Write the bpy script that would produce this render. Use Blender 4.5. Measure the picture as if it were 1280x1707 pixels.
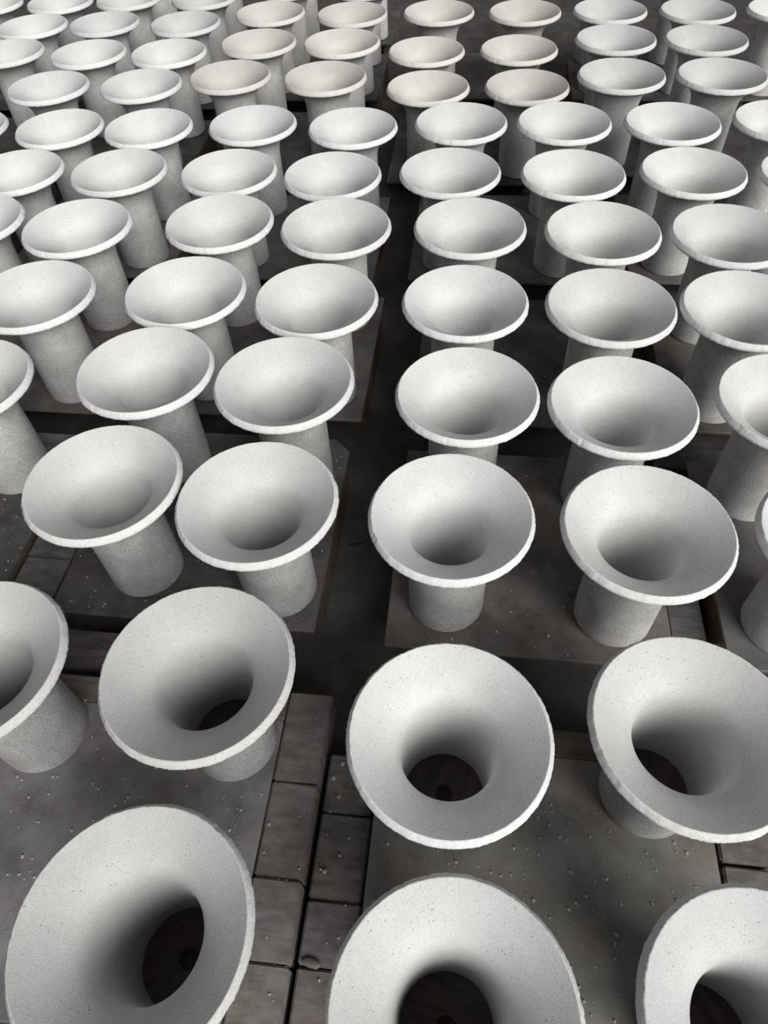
import bpy, bmesh, math, random
from mathutils import Vector, Matrix, noise

for o in list(bpy.data.objects):
    bpy.data.objects.remove(o)
SC = bpy.context.scene
COL = SC.collection
R = 0.20                     # rim radius of one funnel in metres; the layout below is in rim radii
FLOOR_DROP = 2.6             # floor lies this many radii below the reference rim plane

# ------------------------------------------------------------------ camera
F_PX, PITCH, ROLL, CAM_H, YAW = 1156.62, 0.895168, 0.0603986, 6.49553, 0.158365
cam_data = bpy.data.cameras.new('camera')
cam = bpy.data.objects.new('camera', cam_data)
COL.objects.link(cam)
fw = Vector((0, math.cos(PITCH), -math.sin(PITCH)))
rt = Vector((1, 0, 0))
dn = -rt.cross(fw)
cr, sr = math.cos(ROLL), math.sin(ROLL)
r2, d2 = cr * rt + sr * dn, -sr * rt + cr * dn
rz = Matrix.Rotation(YAW, 3, 'Z')
r2, d2, fw = rz @ r2, rz @ d2, rz @ fw
m3 = Matrix((r2, -d2, -fw)).transposed()
cam.matrix_world = Matrix.Translation((0, 0, (CAM_H + FLOOR_DROP) * R)) @ m3.to_4x4()
cam_data.sensor_fit = 'HORIZONTAL'
cam_data.sensor_width = 36.0
cam_data.lens = F_PX / 1280 * 36.0
cam_data.clip_start = 0.05
SC.camera = cam

# ------------------------------------------------------------------ light
world = bpy.data.worlds.new('hall_daylight')
SC.world = world
world.use_nodes = True
bg = world.node_tree.nodes['Background']
bg.inputs[0].default_value = (0.93, 0.96, 1.0, 1)
bg.inputs[1].default_value = 0.13

sun_data = bpy.data.lights.new('daylight', 'SUN')
sun_data.energy = 3.55
sun_data.angle = math.radians(45)
sun_data.color = (1.0, 0.99, 0.972)
sun = bpy.data.objects.new('daylight', sun_data)
COL.objects.link(sun)
SUN_DIR = Vector((0.50, -0.66, 0.51))      # towards the light: behind the camera, to its right
sun.rotation_euler = SUN_DIR.to_track_quat('Z', 'Y').to_euler()
sun.location = (2, -3, 5)

SC.view_settings.view_transform = 'Standard'
SC.view_settings.look = 'None'
SC.view_settings.exposure = 0.06
SC.view_settings.gamma = 1.0
SC.view_settings.use_curve_mapping = False

# ------------------------------------------------------------------ materials
def new_mat(name):
    m = bpy.data.materials.new(name)
    m.use_nodes = True
    nt = m.node_tree
    return m, nt, nt.nodes['Principled BSDF'], nt.nodes, nt.links

def coords(nt, random_shift=True):
    """object coordinates, shifted by a random amount per object"""
    N, L = nt.nodes, nt.links
    tc = N.new('ShaderNodeTexCoord')
    if not random_shift:
        return tc.outputs['Object']
    oi = N.new('ShaderNodeObjectInfo')
    mul = N.new('ShaderNodeMath'); mul.operation = 'MULTIPLY'; mul.inputs[1].default_value = 37.0
    L.new(oi.outputs['Random'], mul.inputs[0])
    add = N.new('ShaderNodeVectorMath'); add.operation = 'ADD'
    L.new(tc.outputs['Object'], add.inputs[0]); L.new(mul.outputs[0], add.inputs[1])
    return add.outputs[0]

def tex_noise(nt, co, scale, detail=3, rough=0.6):
    n = nt.nodes.new('ShaderNodeTexNoise')
    n.inputs['Scale'].default_value = scale
    n.inputs['Detail'].default_value = detail
    n.inputs['Roughness'].default_value = rough
    nt.links.new(co, n.inputs['Vector'])
    return n.outputs['Fac']

def ramp(nt, fac, stops):
    r = nt.nodes.new('ShaderNodeValToRGB')
    e = r.color_ramp.elements
    while len(e) < len(stops):
        e.new(0.5)
    for i, (p, c) in enumerate(stops):
        e[i].position = p
        e[i].color = (c, c, c, 1) if not isinstance(c, tuple) else (*c, 1)
    nt.links.new(fac, r.inputs[0])
    return r.outputs[0]

def mix(nt, mode, fac, a, b):
    m = nt.nodes.new('ShaderNodeMix')
    m.data_type = 'RGBA'; m.blend_type = mode
    for s, v in ((0, fac), (6, a), (7, b)):
        if isinstance(v, (int, float)):
            m.inputs[s].default_value = v
        elif isinstance(v, tuple):
            m.inputs[s].default_value = (*v, 1)
        else:
            nt.links.new(v, m.inputs[s])
    return m.outputs[2]

def obj_color(nt):
    return nt.nodes.new('ShaderNodeObjectInfo').outputs['Color']

def bump(nt, bsdf, height, strength, dist):
    b = nt.nodes.new('ShaderNodeBump')
    b.inputs['Strength'].default_value = strength
    b.inputs['Distance'].default_value = dist
    nt.links.new(height, b.inputs['Height'])
    nt.links.new(b.outputs[0], bsdf.inputs['Normal'])

def castable(name, mottle, pits, grain):
    """pale cast refractory: object colour, broad blotches, fine grain, small pits"""
    m, nt, b, N, L = new_mat(name)
    co = coords(nt)
    c = mix(nt, 'MULTIPLY', 1.0, obj_color(nt), ramp(nt, tex_noise(nt, co, 14, 4), [(0.3, 1 - mottle), (0.7, 1.0)]))
    c = mix(nt, 'MULTIPLY', 1.0, c, ramp(nt, tex_noise(nt, co, 330, 2), [(0.33, 1 - grain), (0.6, 1.0)]))
    v = N.new('ShaderNodeTexVoronoi'); v.inputs['Scale'].default_value = 120
    L.new(co, v.inputs['Vector'])
    pit = ramp(nt, v.outputs['Distance'], [(0.10, 0.0), (0.16, 1.0)])
    sel = ramp(nt, tex_noise(nt, co, 60, 2), [(0.50, 1.0), (0.60, 0.0)])
    pitm = mix(nt, 'LIGHTEN', 1.0, pit, sel)
    c = mix(nt, 'MULTIPLY', pits, c, pitm)
    L.new(c, b.inputs['Base Color'])
    b.inputs['Roughness'].default_value = 0.92
    b.inputs['Specular IOR Level'].default_value = 0.15
    h = mix(nt, 'MULTIPLY', 0.6, tex_noise(nt, co, 420, 2), pitm)
    bump(nt, b, h, 0.35, 0.002)
    return m

M_BELL = castable('cast_refractory_bell', 0.09, 0.75, 0.16)
M_RIM = castable('cast_refractory_rim', 0.05, 0.2, 0.22)
M_TUBE = castable('cast_refractory_tube', 0.26, 0.5, 0.50)
M_BORE = castable('cast_refractory_bore', 0.10, 0.2, 0.10)

def board_mat(name, rough, dust, streak):
    m, nt, b, N, L = new_mat(name)
    co = coords(nt)
    mp = N.new('ShaderNodeMapping'); mp.inputs['Scale'].default_value = streak
    L.new(co, mp.inputs[0])
    c = mix(nt, 'MULTIPLY', 1.0, obj_color(nt), ramp(nt, tex_noise(nt, mp.outputs[0], 9, 5), [(0.28, 0.55), (0.75, 1.35)]))
    stain = ramp(nt, tex_noise(nt, co, 6, 3), [(0.45, 0.0), (0.72, 1.0)])
    c = mix(nt, 'MIX', stain, c, mix(nt, 'MULTIPLY', 1.0, c, (1.10, 0.98, 0.90)))
    d = ramp(nt, tex_noise(nt, co, 5, 6, 0.7), [(0.48, 0.0), (0.78, dust)])
    c = mix(nt, 'MIX', d, c, (0.30, 0.29, 0.275))
    s = ramp(nt, tex_noise(nt, co, 420, 1), [(0.72, 0.0), (0.76, 0.5)])
    c = mix(nt, 'MIX', s, c, (0.36, 0.35, 0.33))
    L.new(c, b.inputs['Base Color'])
    b.inputs['Roughness'].default_value = rough
    b.inputs['Specular IOR Level'].default_value = 0.3
    bump(nt, b, tex_noise(nt, mp.outputs[0], 60, 4), 0.25, 0.002)
    return m

M_PANEL = board_mat('dusty_dark_panel', 0.55, 0.45, (1, 1, 1))
M_WOOD = board_mat('dark_stained_wood', 0.65, 0.25, (1.2, 9, 9))
M_BRICK = board_mat('sooty_brick', 0.8, 0.35, (2, 5, 2))
M_FLOOR = board_mat('dark_concrete_floor', 0.75, 0.16, (0.6, 0.6, 0.6))

def simple(name, col, rough):
    m, nt, b, N, L = new_mat(name)
    c = mix(nt, 'MULTIPLY', 1.0, col, ramp(nt, tex_noise(nt, coords(nt), 150, 2), [(0.3, 0.75), (0.7, 1.1)]))
    L.new(c, b.inputs['Base Color'])
    b.inputs['Roughness'].default_value = rough
    return m
M_CRUMB = simple('pale_crumb', (0.42, 0.41, 0.39), 0.9)
M_SPLINT = simple('black_splinter', (0.012, 0.011, 0.010), 0.8)

# ------------------------------------------------------------------ mesh helpers
def link_mesh(name, me, mat, parent=None, color=None):
    if mat and not me.materials:
        me.materials.append(mat)
    o = bpy.data.objects.new(name, me)
    COL.objects.link(o)
    if parent:
        o.parent = parent
    if color:
        o.color = (*color, 1)
    return o

def empty(name, loc, rotz=0.0):
    e = bpy.data.objects.new(name, None)
    e.empty_display_size = 0.05
    COL.objects.link(e)
    e.location = loc
    e.rotation_euler = (0, 0, rotz)
    return e

def tag(o, label=None, cat=None, group=None, kind=None):
    if label: o['label'] = label
    if cat: o['category'] = cat
    if group: o['group'] = group
    if kind: o['kind'] = kind
    return o

def lathe(name, prof, seg, jitter=None, smooth=True):
    """surface of revolution of (r, z) points (in rim radii); jitter(i, ang, r, z) -> (r, z)"""
    vs, fs = [], []
    for i, (r, z) in enumerate(prof):
        for k in range(seg):
            a = 2 * math.pi * k / seg
            rr, zz = (r, z) if jitter is None else jitter(i, a, r, z)
            vs.append((rr * R * math.cos(a), rr * R * math.sin(a), zz * R))
    for i in range(len(prof) - 1):
        for k in range(seg):
            k2 = (k + 1) % seg
            fs.append((i * seg + k, i * seg + k2, (i + 1) * seg + k2, (i + 1) * seg + k))
    me = bpy.data.meshes.new(name)
    me.from_pydata(vs, [], fs)
    if smooth:
        me.polygons.foreach_set('use_smooth', [True] * len(fs))
    me.update()
    return me

def box_mesh(name, sx, sy, sz, bev=0.004, seg=1, rough=0.0, seed=0):
    """box with its base at z = 0, centred in x and y"""
    bm = bmesh.new()
    bmesh.ops.create_cube(bm, size=1.0)
    for v in bm.verts:
        v.co = Vector((v.co.x * sx, v.co.y * sy, (v.co.z + 0.5) * sz))
    if rough:
        rnd = random.Random(seed)
        for v in bm.verts:
            v.co += Vector([rnd.uniform(-rough, rough) for _ in range(2)] + [0])
    if bev:
        bmesh.ops.bevel(bm, geom=list(bm.edges), offset=bev, segments=seg, affect='EDGES')
    me = bpy.data.meshes.new(name)
    bm.to_mesh(me); bm.free()
    return me

def prism_mesh(name, pts, z0, z1, bev=0.003):
    bm = bmesh.new()
    f = bm.faces.new([bm.verts.new((x, y, z0)) for x, y in pts])
    if f.normal.z > 0:
        f.normal_flip()
    ex = bmesh.ops.extrude_face_region(bm, geom=[f])
    for v in [g for g in ex['geom'] if isinstance(g, bmesh.types.BMVert)]:
        v.co.z = z1
    bmesh.ops.recalc_face_normals(bm, faces=bm.faces)
    if bev:
        bmesh.ops.bevel(bm, geom=list(bm.edges), offset=bev, segments=1, affect='EDGES')
    me = bpy.data.meshes.new(name)
    bm.to_mesh(me); bm.free()
    return me

# ------------------------------------------------------------------ setting
fl = box_mesh('floor', 16, 16, 0.1, 0)
floor = link_mesh('floor', fl, M_FLOOR, color=(0.066, 0.064, 0.061))
floor.location = (-0.6, 4.2, -0.1)
tag(floor, 'dark grey concrete floor of the workshop', kind='structure')

bw = link_mesh('wall_back', box_mesh('wall_back', 16, 0.2, 4.0, 0), M_FLOOR, color=(0.30, 0.29, 0.28))
bw.location = (-0.6, 12.3, -0.1)
tag(bw, 'plain grey plaster wall at the far end of the workshop', kind='structure')

# ------------------------------------------------------------------ layout (u across, v away; rim radii)
# pallet: height offset, colour, [(u, v, column)]; columns L1.. / R1.. count away from the central aisle
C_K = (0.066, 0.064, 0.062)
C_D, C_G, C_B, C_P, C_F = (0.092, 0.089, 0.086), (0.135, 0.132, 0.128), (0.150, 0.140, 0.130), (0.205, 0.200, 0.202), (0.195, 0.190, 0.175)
PALLETS = {
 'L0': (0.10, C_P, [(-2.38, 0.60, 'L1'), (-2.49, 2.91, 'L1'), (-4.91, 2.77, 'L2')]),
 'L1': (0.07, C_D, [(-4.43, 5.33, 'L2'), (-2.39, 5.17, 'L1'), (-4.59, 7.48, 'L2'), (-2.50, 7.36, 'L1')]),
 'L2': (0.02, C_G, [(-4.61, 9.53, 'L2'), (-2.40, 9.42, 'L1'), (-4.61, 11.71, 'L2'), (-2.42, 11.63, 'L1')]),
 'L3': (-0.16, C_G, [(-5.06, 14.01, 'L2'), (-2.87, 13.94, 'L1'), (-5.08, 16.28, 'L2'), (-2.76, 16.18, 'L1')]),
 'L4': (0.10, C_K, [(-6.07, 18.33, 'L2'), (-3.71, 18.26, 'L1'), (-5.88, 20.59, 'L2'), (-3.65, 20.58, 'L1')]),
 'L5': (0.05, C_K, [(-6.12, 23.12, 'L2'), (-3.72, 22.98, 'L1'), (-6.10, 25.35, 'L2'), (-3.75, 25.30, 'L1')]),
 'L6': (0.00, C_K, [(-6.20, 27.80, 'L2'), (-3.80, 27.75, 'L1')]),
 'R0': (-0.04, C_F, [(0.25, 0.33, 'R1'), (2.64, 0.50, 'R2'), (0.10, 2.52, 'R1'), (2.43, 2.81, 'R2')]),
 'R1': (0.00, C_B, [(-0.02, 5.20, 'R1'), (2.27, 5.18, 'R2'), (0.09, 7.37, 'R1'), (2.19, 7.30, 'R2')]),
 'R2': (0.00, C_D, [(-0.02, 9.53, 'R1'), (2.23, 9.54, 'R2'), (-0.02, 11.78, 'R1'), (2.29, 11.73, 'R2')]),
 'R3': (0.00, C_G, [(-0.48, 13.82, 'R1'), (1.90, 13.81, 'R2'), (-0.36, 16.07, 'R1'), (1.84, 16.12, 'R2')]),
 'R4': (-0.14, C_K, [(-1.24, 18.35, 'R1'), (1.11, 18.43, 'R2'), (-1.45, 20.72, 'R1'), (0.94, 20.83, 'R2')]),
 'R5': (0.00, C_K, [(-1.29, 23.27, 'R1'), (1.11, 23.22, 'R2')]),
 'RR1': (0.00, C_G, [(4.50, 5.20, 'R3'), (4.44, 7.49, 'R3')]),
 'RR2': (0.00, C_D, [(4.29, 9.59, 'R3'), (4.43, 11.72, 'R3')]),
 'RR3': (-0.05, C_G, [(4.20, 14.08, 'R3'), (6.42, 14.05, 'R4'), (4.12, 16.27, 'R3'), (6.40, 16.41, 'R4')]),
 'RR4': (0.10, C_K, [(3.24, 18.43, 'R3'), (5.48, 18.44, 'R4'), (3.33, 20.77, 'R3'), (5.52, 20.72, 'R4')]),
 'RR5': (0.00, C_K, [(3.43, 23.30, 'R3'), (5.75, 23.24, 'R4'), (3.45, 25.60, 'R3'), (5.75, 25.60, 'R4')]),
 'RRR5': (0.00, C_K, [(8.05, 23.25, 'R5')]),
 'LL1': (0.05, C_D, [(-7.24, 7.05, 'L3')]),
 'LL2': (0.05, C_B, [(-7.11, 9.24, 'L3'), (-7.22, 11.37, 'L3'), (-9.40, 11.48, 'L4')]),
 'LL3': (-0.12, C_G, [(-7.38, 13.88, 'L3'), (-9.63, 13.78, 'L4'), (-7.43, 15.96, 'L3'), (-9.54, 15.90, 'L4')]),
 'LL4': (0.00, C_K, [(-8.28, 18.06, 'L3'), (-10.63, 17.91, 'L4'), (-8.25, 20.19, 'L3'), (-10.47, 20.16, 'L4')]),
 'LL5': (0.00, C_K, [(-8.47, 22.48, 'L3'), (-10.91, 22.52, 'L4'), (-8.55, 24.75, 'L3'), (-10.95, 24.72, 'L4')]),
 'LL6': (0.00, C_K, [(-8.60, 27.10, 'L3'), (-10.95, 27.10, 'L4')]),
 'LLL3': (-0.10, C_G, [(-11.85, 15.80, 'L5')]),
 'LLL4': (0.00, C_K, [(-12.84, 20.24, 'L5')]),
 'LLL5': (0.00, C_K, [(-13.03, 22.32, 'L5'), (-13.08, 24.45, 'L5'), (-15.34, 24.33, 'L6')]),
}
ORD = ['first', 'second', 'third', 'fourth', 'fifth', 'sixth', 'seventh', 'eighth', 'ninth', 'tenth',
       'eleventh', 'twelfth', 'thirteenth', 'fourteenth']
def side_words(c):
    return 'left' if c[0] == 'L' else 'right'

# ------------------------------------------------------------------ boards
BW, BD, BT = 3.85, 3.68, 0.06          # board width, depth, thickness (radii)
CLEAT = 0.36
def board_rect(key):
    dz, colr, fs = PALLETS[key]
    us = [f[0] for f in fs]; vs = [f[1] for f in fs]
    if key[0] == 'L':
        ur = max(us) + 0.70
        if key == 'L0': ur = -1.95
        if key == 'L1': ur = -1.79
        if key == 'LL1': ur = -6.50
        if key == 'LLL3': ur = -11.1
        ul = ur - BW
    else:
        ul = min(us) - 0.80
        if key.startswith('RR'): ul = min(us) - 0.72
        if key == 'R0': ul = -0.70
        ur = ul + BW
    vf = min(vs) - 0.70
    fixed = {'L0': 3.57 - BD, 'R0': 3.48 - BD, 'LL1': 4.3, 'L1': 4.50, 'R1': 4.42, 'LLL3': 13.1, 'LLL4': 17.3}
    vf = fixed.get(key, vf)
    return ul, ur, vf, vf + BD

def make_board(key):
    dz, colr, fs = PALLETS[key]
    ul, ur, vf, vb = board_rect(key)
    top = (FLOOR_DROP - 2.0 + dz) * R
    th = BT * R
    root = empty('carrier_board', ((ul + ur) / 2 * R, (vf + vb) / 2 * R, 0))
    w, d, cl = (ur - ul) * R, (vb - vf) * R, CLEAT * R
    rnd = random.Random(key)
    cl = cl if key in ('R0', 'L0') else 0.0
    c = 0.26 * R if key == 'L1' else 0.012 * R          # one board has its far right corner sawn off
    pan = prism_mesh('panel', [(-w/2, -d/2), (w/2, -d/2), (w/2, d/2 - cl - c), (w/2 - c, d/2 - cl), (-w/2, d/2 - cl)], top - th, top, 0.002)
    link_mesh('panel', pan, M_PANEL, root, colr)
    if cl:
        o = link_mesh('end_cleat', box_mesh('end_cleat', w, cl - 0.002, th, 0.003), M_WOOD, root, (colr[0] * 0.70, colr[1] * 0.60, colr[2] * 0.54))
        o.location = (0, d / 2 - cl / 2, top - th - 0.001)
    for s in (-1, 1):
        o = link_mesh('runner', box_mesh('runner', 0.34 * R, d - 1.0 * R, top - th, 0.003), M_WOOD, root, (0.10, 0.078, 0.058))
        o.location = (s * (w / 2 - 0.175 * R), 0, 0)
    return root, top

side_of = {'L': 'first board column left of the central aisle', 'LL': 'second board column left of the central aisle',
           'LLL': 'board column at the far left edge', 'R': 'first board column right of the central aisle',
           'RR': 'second board column right of the central aisle', 'RRR': 'board column at the far right edge'}
cols = {}
for k in PALLETS:
    cols.setdefault(k.rstrip('0123456789'), []).append(k)
BOARD_TOP = {}
for ck, keys in cols.items():
    keys.sort(key=lambda k: board_rect(k)[2])
    for i, k in enumerate(keys):
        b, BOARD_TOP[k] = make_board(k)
        tag(b, 'dark board carrying funnels, %s from the front, %s' % (ORD[i], side_of[ck]) if len(keys) > 1
            else 'dark board carrying a single visible funnel at the far right edge', 'board', 'carrier boards under the funnels')

# ------------------------------------------------------------------ funnels
H = 2.0
INNER = [(.948, 0), (.905, -.026), (.86, -.057), (.80, -.096), (.74, -.138), (.68, -.183), (.63, -.226), (.585, -.272), (.552, -.312),
         (.528, -.352), (.509, -.40), (.494, -.46), (.483, -.53), (.475, -.62), (.469, -.72), (.465, -.84), (.462, -.98)]
OUTER = [(.972, -.118), (.93, -.136), (.87, -.164), (.80, -.202), (.73, -.246), (.67, -.292), (.62, -.350), (.58, -.415),
         (.553, -.485), (.536, -.56), (.526, -.64), (.521, -.73)]
def shift(pr):
    return [(r, z + H) for r, z in pr]

def make_rim_mesh(seed):
    prof = shift([(.948, 0), (.955, .003), (.964, -.005), (.980, -.030), (.994, -.056), (1.002, -.076), (1.0, -.098), (.990, -.112), (.972, -.118)])
    rnd = random.Random(seed)
    chips = [(rnd.uniform(0, 6.283), rnd.uniform(.010, .028), rnd.uniform(.004, .011)) for _ in range(9)]
    off = Vector((seed * 7.3, seed * 3.1, 0))
    def jit(i, a, r, z):
        if i in (0, 8):
            return r, z
        p = Vector((math.cos(a), math.sin(a), 0)) * 9 + off
        n1 = noise.noise(p) * .005
        n2 = noise.noise(p * 5 + Vector((0, 0, z * 40))) * .0075
        w = 0.45 if i == 1 else 1.0
        dr = (n1 + n2) * w
        dzz = noise.noise(p * 4 + Vector((5, 5, i * 3.0))) * .006 * w
        for ca, cw, cd in chips:
            da = (a - ca + math.pi) % (2 * math.pi) - math.pi
            if abs(da) < cw and i in (2, 3, 4, 5):
                dr -= cd * (1 - (da / cw) ** 2)
        return r + dr, z + dzz
    return lathe('rim', prof, 256, jit)

RIMS = [make_rim_mesh(i + 1) for i in range(6)]
BELL = lathe('bell', shift(INNER)[::-1], 112)
TUBE = lathe('tube', [(.458, 0), (.50, 0), (.514, .012), (.521, .035)] + [(.521, .035 + (H - .73 - .035) * t / 6) for t in range(1, 6)] + shift(OUTER)[::-1], 112)
BORE = lathe('bore', [(.462, H - .98)] + [(.462 - .004 * t / 5, (H - .98) * (1 - t / 5) + .012 * t / 5) for t in range(1, 6)], 96)
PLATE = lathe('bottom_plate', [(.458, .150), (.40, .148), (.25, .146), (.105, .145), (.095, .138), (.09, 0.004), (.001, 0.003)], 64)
for me, mt in [(r, M_RIM) for r in RIMS] + [(BELL, M_BELL), (TUBE, M_TUBE), (BORE, M_BORE), (PLATE, M_WOOD)]:
    me.materials.append(mt)

def funnel(u, v, top, color, tube_color, bore_color, idx):
    rnd = random.Random(idx * 13 + 5)
    root = empty('refractory_funnel', (u * R, v * R, top), rnd.uniform(0, 6.28))
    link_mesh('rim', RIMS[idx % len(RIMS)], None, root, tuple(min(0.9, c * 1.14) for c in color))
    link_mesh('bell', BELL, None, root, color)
    link_mesh('tube', TUBE, None, root, tube_color)
    link_mesh('bore', BORE, None, root, bore_color)
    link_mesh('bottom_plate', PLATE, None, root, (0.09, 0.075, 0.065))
    return root

by_col = {}
for k, (dz, colr, fs) in PALLETS.items():
    for (u, v, c) in fs:
        by_col.setdefault(c, []).append((v, u, k))
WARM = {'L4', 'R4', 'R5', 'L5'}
idx = 0
for c, items in by_col.items():
    items.sort()
    for i, (v, u, k) in enumerate(items):
        rnd = random.Random(idx + 77)
        g = rnd.uniform(0.72, 0.80)
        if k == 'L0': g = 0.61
        if k in ('RR4', 'RR5', 'LL5'): g -= 0.09  # dimmer light deep in the hall, put into a darker base colour
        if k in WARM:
            g -= 0.07  # weaker light far back darkened into the colour, besides the warm tint
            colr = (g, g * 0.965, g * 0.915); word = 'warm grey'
        else:
            w = rnd.uniform(0.985, 1.005)
            colr = (g, g * (w + 1) / 2, g * w * 0.985); word = 'pale grey'
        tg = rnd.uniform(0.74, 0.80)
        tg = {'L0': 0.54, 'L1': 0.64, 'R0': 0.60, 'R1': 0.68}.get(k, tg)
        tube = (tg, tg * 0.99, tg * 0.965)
        bore = colr
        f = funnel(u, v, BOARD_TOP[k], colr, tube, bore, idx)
        n = int(c[1:]) - 1
        if len(items) > 1:
            lab = '%s flared funnel, %s from the front, %s column %s of central aisle' % (word, ORD[i], ORD[n], side_words(c))
        else:
            lab = '%s flared funnel cut off by the photo\'s top %s corner' % (word, side_words(c))
        tag(f, lab, 'funnel', 'cast refractory funnels standing in rows')
        idx += 1

# ------------------------------------------------------------------ bricks between the front boards
def brick(u0, u1, v0, v1, ztop, colr, label, seed, group):
    h = (FLOOR_DROP + ztop) * R
    me = box_mesh('brick', (u1 - u0) * R, (v1 - v0) * R, h, 0.004, 2, 0.0012, seed)
    o = link_mesh('brick', me, M_BRICK, None, colr)
    o.location = ((u0 + u1) / 2 * R, (v0 + v1) / 2 * R, 0)
    o.rotation_euler = (0, 0, random.Random(seed).uniform(-0.006, 0.006))
    tag(o, label, 'brick', group)

BR1, BR2, BR3, BR4 = (0.168, 0.152, 0.146), (0.195, 0.186, 0.178), (0.145, 0.137, 0.131), (0.120, 0.118, 0.114)
gl = 'bricks in the row beside the front left board'
edges = [3.63, 2.495, 1.45, 0.665, -0.25]
names_l = ['farthest', 'second farthest', 'third farthest', 'nearest']
for i in range(4):
    brick(-1.945, -1.395, edges[i + 1] + .006, edges[i] - .006, -1.96 - 0.012 * (i % 2), (BR1, BR1, BR2, BR2)[i],
          'dark brick, %s in the left brick row before the central aisle' % names_l[i], 10 + i, gl)
gr = 'bricks in the row beside the front right board'
edges = [2.95, 2.25, 1.325, 0.695, -0.2]
for i in range(4):
    brick(-1.33, -0.73, edges[i + 1] + .006, edges[i] - .006, -2.18 - 0.012 * (i % 2), (BR3, BR3, BR3, BR1)[i],
          'dark brick, %s in the lower right brick row before the central aisle' % names_l[i], 20 + i, gr)
gs = 'bricks between the boards at the left edge'
edges = [6.50, 5.44, 4.42]
for i in range(2):
    brick(-6.44, -5.72, edges[i + 1] + .01, edges[i] - .01, -2.02, BR4,
          'grey brick, %s of two between two boards at the left edge' % ['farther', 'nearer'][i], 30 + i, gs)

for i, (a, b) in enumerate([(3.35, 2.15), (2.13, 0.95)]):
    brick(3.22, 3.80, b + .01, a - .01, -2.10, BR1, 'dark brick, %s of two beside the front right board at the right edge' % ['farther', 'nearer'][i], 40 + i,
          'bricks beside the front right board at the right edge')

# ------------------------------------------------------------------ planks lying low in the gaps
def plank(u0, u1, v0, v1, h, colr, label):
    o = link_mesh('plank', box_mesh('plank', (u1 - u0) * R, (v1 - v0) * R, h * R, 0.004), M_WOOD, None, colr)
    o.location = ((u0 + u1) / 2 * R, (v0 + v1) / 2 * R, 0)
    tag(o, label, 'plank', 'planks lying low between the boards')
plank(-5.5, -2.1, 3.80, 4.42, 0.32, (0.11, 0.105, 0.098), 'grey plank lying in the gap behind the front left board')
plank(3.12, 3.60, 4.5, 8.0, 0.34, (0.125, 0.12, 0.118), 'grey plank lying between two boards beside right edge')
plank(3.3, 7.2, 8.28, 8.78, 0.30, (0.055, 0.058, 0.062), 'blackish plank lying across the gap near right edge')

# ------------------------------------------------------------------ crumbs and splinters
def crumbs(n, u0, u1, v0, v1, z, label, seed, big=0.02, avoid=()):
    rnd = random.Random(seed)
    vs, fs = [], []
    for _ in range(n):
        s = (0.0038 + big * rnd.random() ** 5) * R
        x, y = rnd.uniform(u0, u1) * R, rnd.uniform(v0, v1) * R
        if any((x / R - f[0]) ** 2 + (y / R - f[1]) ** 2 < 0.31 for f in avoid):
            continue
        base = len(vs)
        a0 = rnd.uniform(0, 6.28)
        for k in range(5):
            a = a0 + k * 1.257
            q = s * rnd.uniform(0.7, 1.2)
            vs.append((x + q * math.cos(a), y + q * math.sin(a), z))
        for k in range(5):
            a = a0 + k * 1.257 + 0.4
            q = s * rnd.uniform(0.35, 0.8)
            vs.append((x + q * math.cos(a), y + q * math.sin(a), z + s * rnd.uniform(0.5, 1.0)))
        for k in range(5):
            k2 = (k + 1) % 5
            fs.append((base + k, base + k2, base + 5 + k2, base + 5 + k))
        fs.append(tuple(base + 5 + k for k in range(5)))
    me = bpy.data.meshes.new('crumbs')
    me.from_pydata(vs, [], fs)
    o = link_mesh('crumbs', me, M_CRUMB)
    tag(o, label, 'crumbs', kind='stuff')
for k, n, lab in [('L0', 1100, 'pale crumbs scattered over the front left board'),
                  ('R0', 1500, 'pale crumbs scattered over the front right board'),
                  ('L1', 800, 'pale crumbs scattered over the second board left of the aisle'),
                  ('R1', 350, 'pale crumbs scattered over the second board right of the aisle'),
                  ('LL1', 700, 'pale crumbs scattered over the board at the left edge')]:
    ul, ur, vf, vb = board_rect(k)
    crumbs(n, ul + .05, ur - .05, vf + .05, vb - .3, BOARD_TOP[k], lab, len(lab), avoid=PALLETS[k][2])
crumbs(90, -1.9, -1.42, -.2, 3.6, (FLOOR_DROP - 1.973) * R, 'pale crumbs lying on the left brick row', 5, 0.02)
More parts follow.
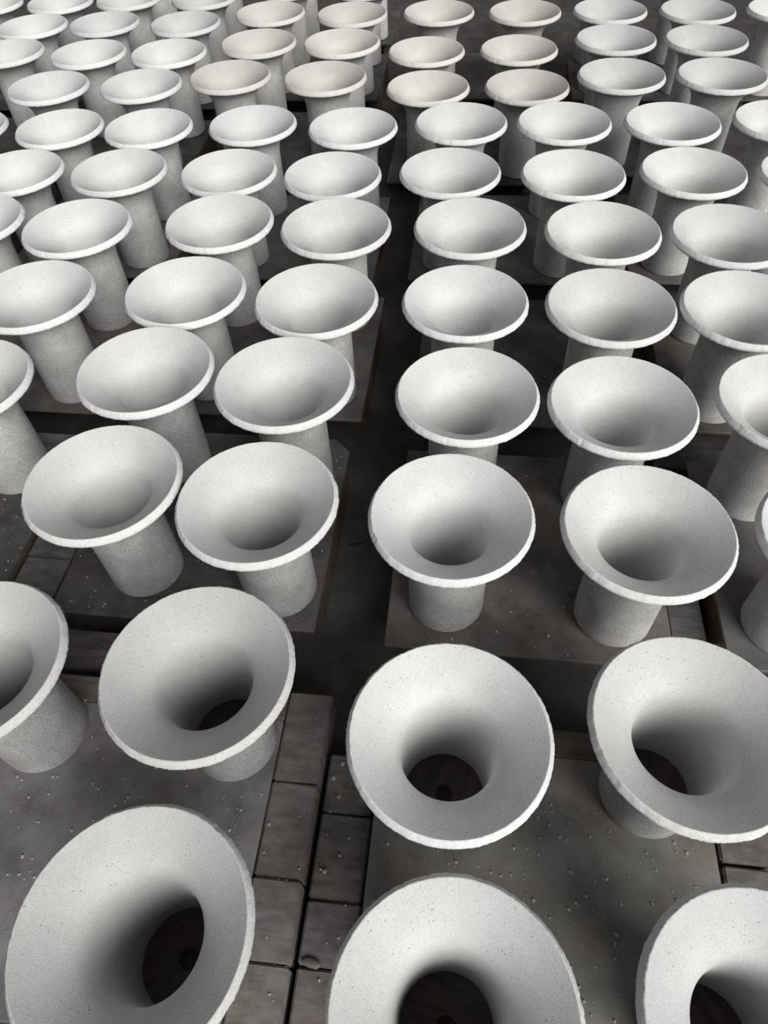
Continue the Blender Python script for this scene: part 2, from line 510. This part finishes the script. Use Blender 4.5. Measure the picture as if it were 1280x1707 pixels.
crumbs(50, -1.28, -0.82, -.2, 2.9, (FLOOR_DROP - 2.18) * R, 'pale crumbs lying on the lower right brick row', 6, 0.03)

def splinter(u, v, ln, rot, label):
    bm = bmesh.new()
    n = 6
    rings = []
    for i in range(n + 1):
        t = i / n
        rad = 0.014 * R * (0.35 + math.sin(math.pi * min(1, t + .15)) * .8)
        y = ln * R * (t - .5); x = 0.06 * R * math.sin(t * 2.5)
        rings.append([bm.verts.new((x + rad * math.cos(a), y, rad + rad * 0.9 * math.sin(a))) for a in (0, 1.257, 2.513, 3.77, 5.03)])
    for a, b in zip(rings, rings[1:]):
        for k in range(5):
            bm.faces.new((a[k], a[(k + 1) % 5], b[(k + 1) % 5], b[k]))
    bm.faces.new(rings[0][::-1]); bm.faces.new(rings[-1])
    me = bpy.data.meshes.new('splinter'); bm.to_mesh(me); bm.free()
    o = link_mesh('wood_splinter', me, M_SPLINT)
    o.location = (u * R, v * R, 0); o.rotation_euler = (0, 0, rot)
    tag(o, label, 'splinter')
splinter(-1.52, 6.55, 0.34, -1.0, 'thin black splinter on the aisle floor beside the sawn-corner board')
splinter(-1.05, 9.2, 0.14, -0.6, 'tiny black splinter on the aisle floor farther back')

def pebble(u, v, z, label):
    bm = bmesh.new()
    bmesh.ops.create_icosphere(bm, subdivisions=3, radius=1.0)
    for q in bm.verts:
        n = 1 + 0.16 * noise.noise(q.co * 1.7) + 0.05 * noise.noise(q.co * 5)
        q.co = Vector((q.co.x * 0.105 * R, q.co.y * 0.045 * R, max(q.co.z, -0.6) * 0.024 * R)) * n
    lo = min(q.co.z for q in bm.verts)
    for q in bm.verts:
        q.co.z -= lo
    me = bpy.data.meshes.new('pebble'); bm.to_mesh(me); bm.free()
    me.polygons.foreach_set('use_smooth', [True] * len(me.polygons))
    o = link_mesh('pebble', me, M_BRICK, None, (0.17, 0.17, 0.155))
    o.location = (u * R, v * R, z); o.rotation_euler = (0, 0, -0.15)
    tag(o, label, 'pebble')
pebble(-1.18, 0.73, (FLOOR_DROP - 2.18) * R, 'flat grey pebble lying on a joint of the lower right brick row')
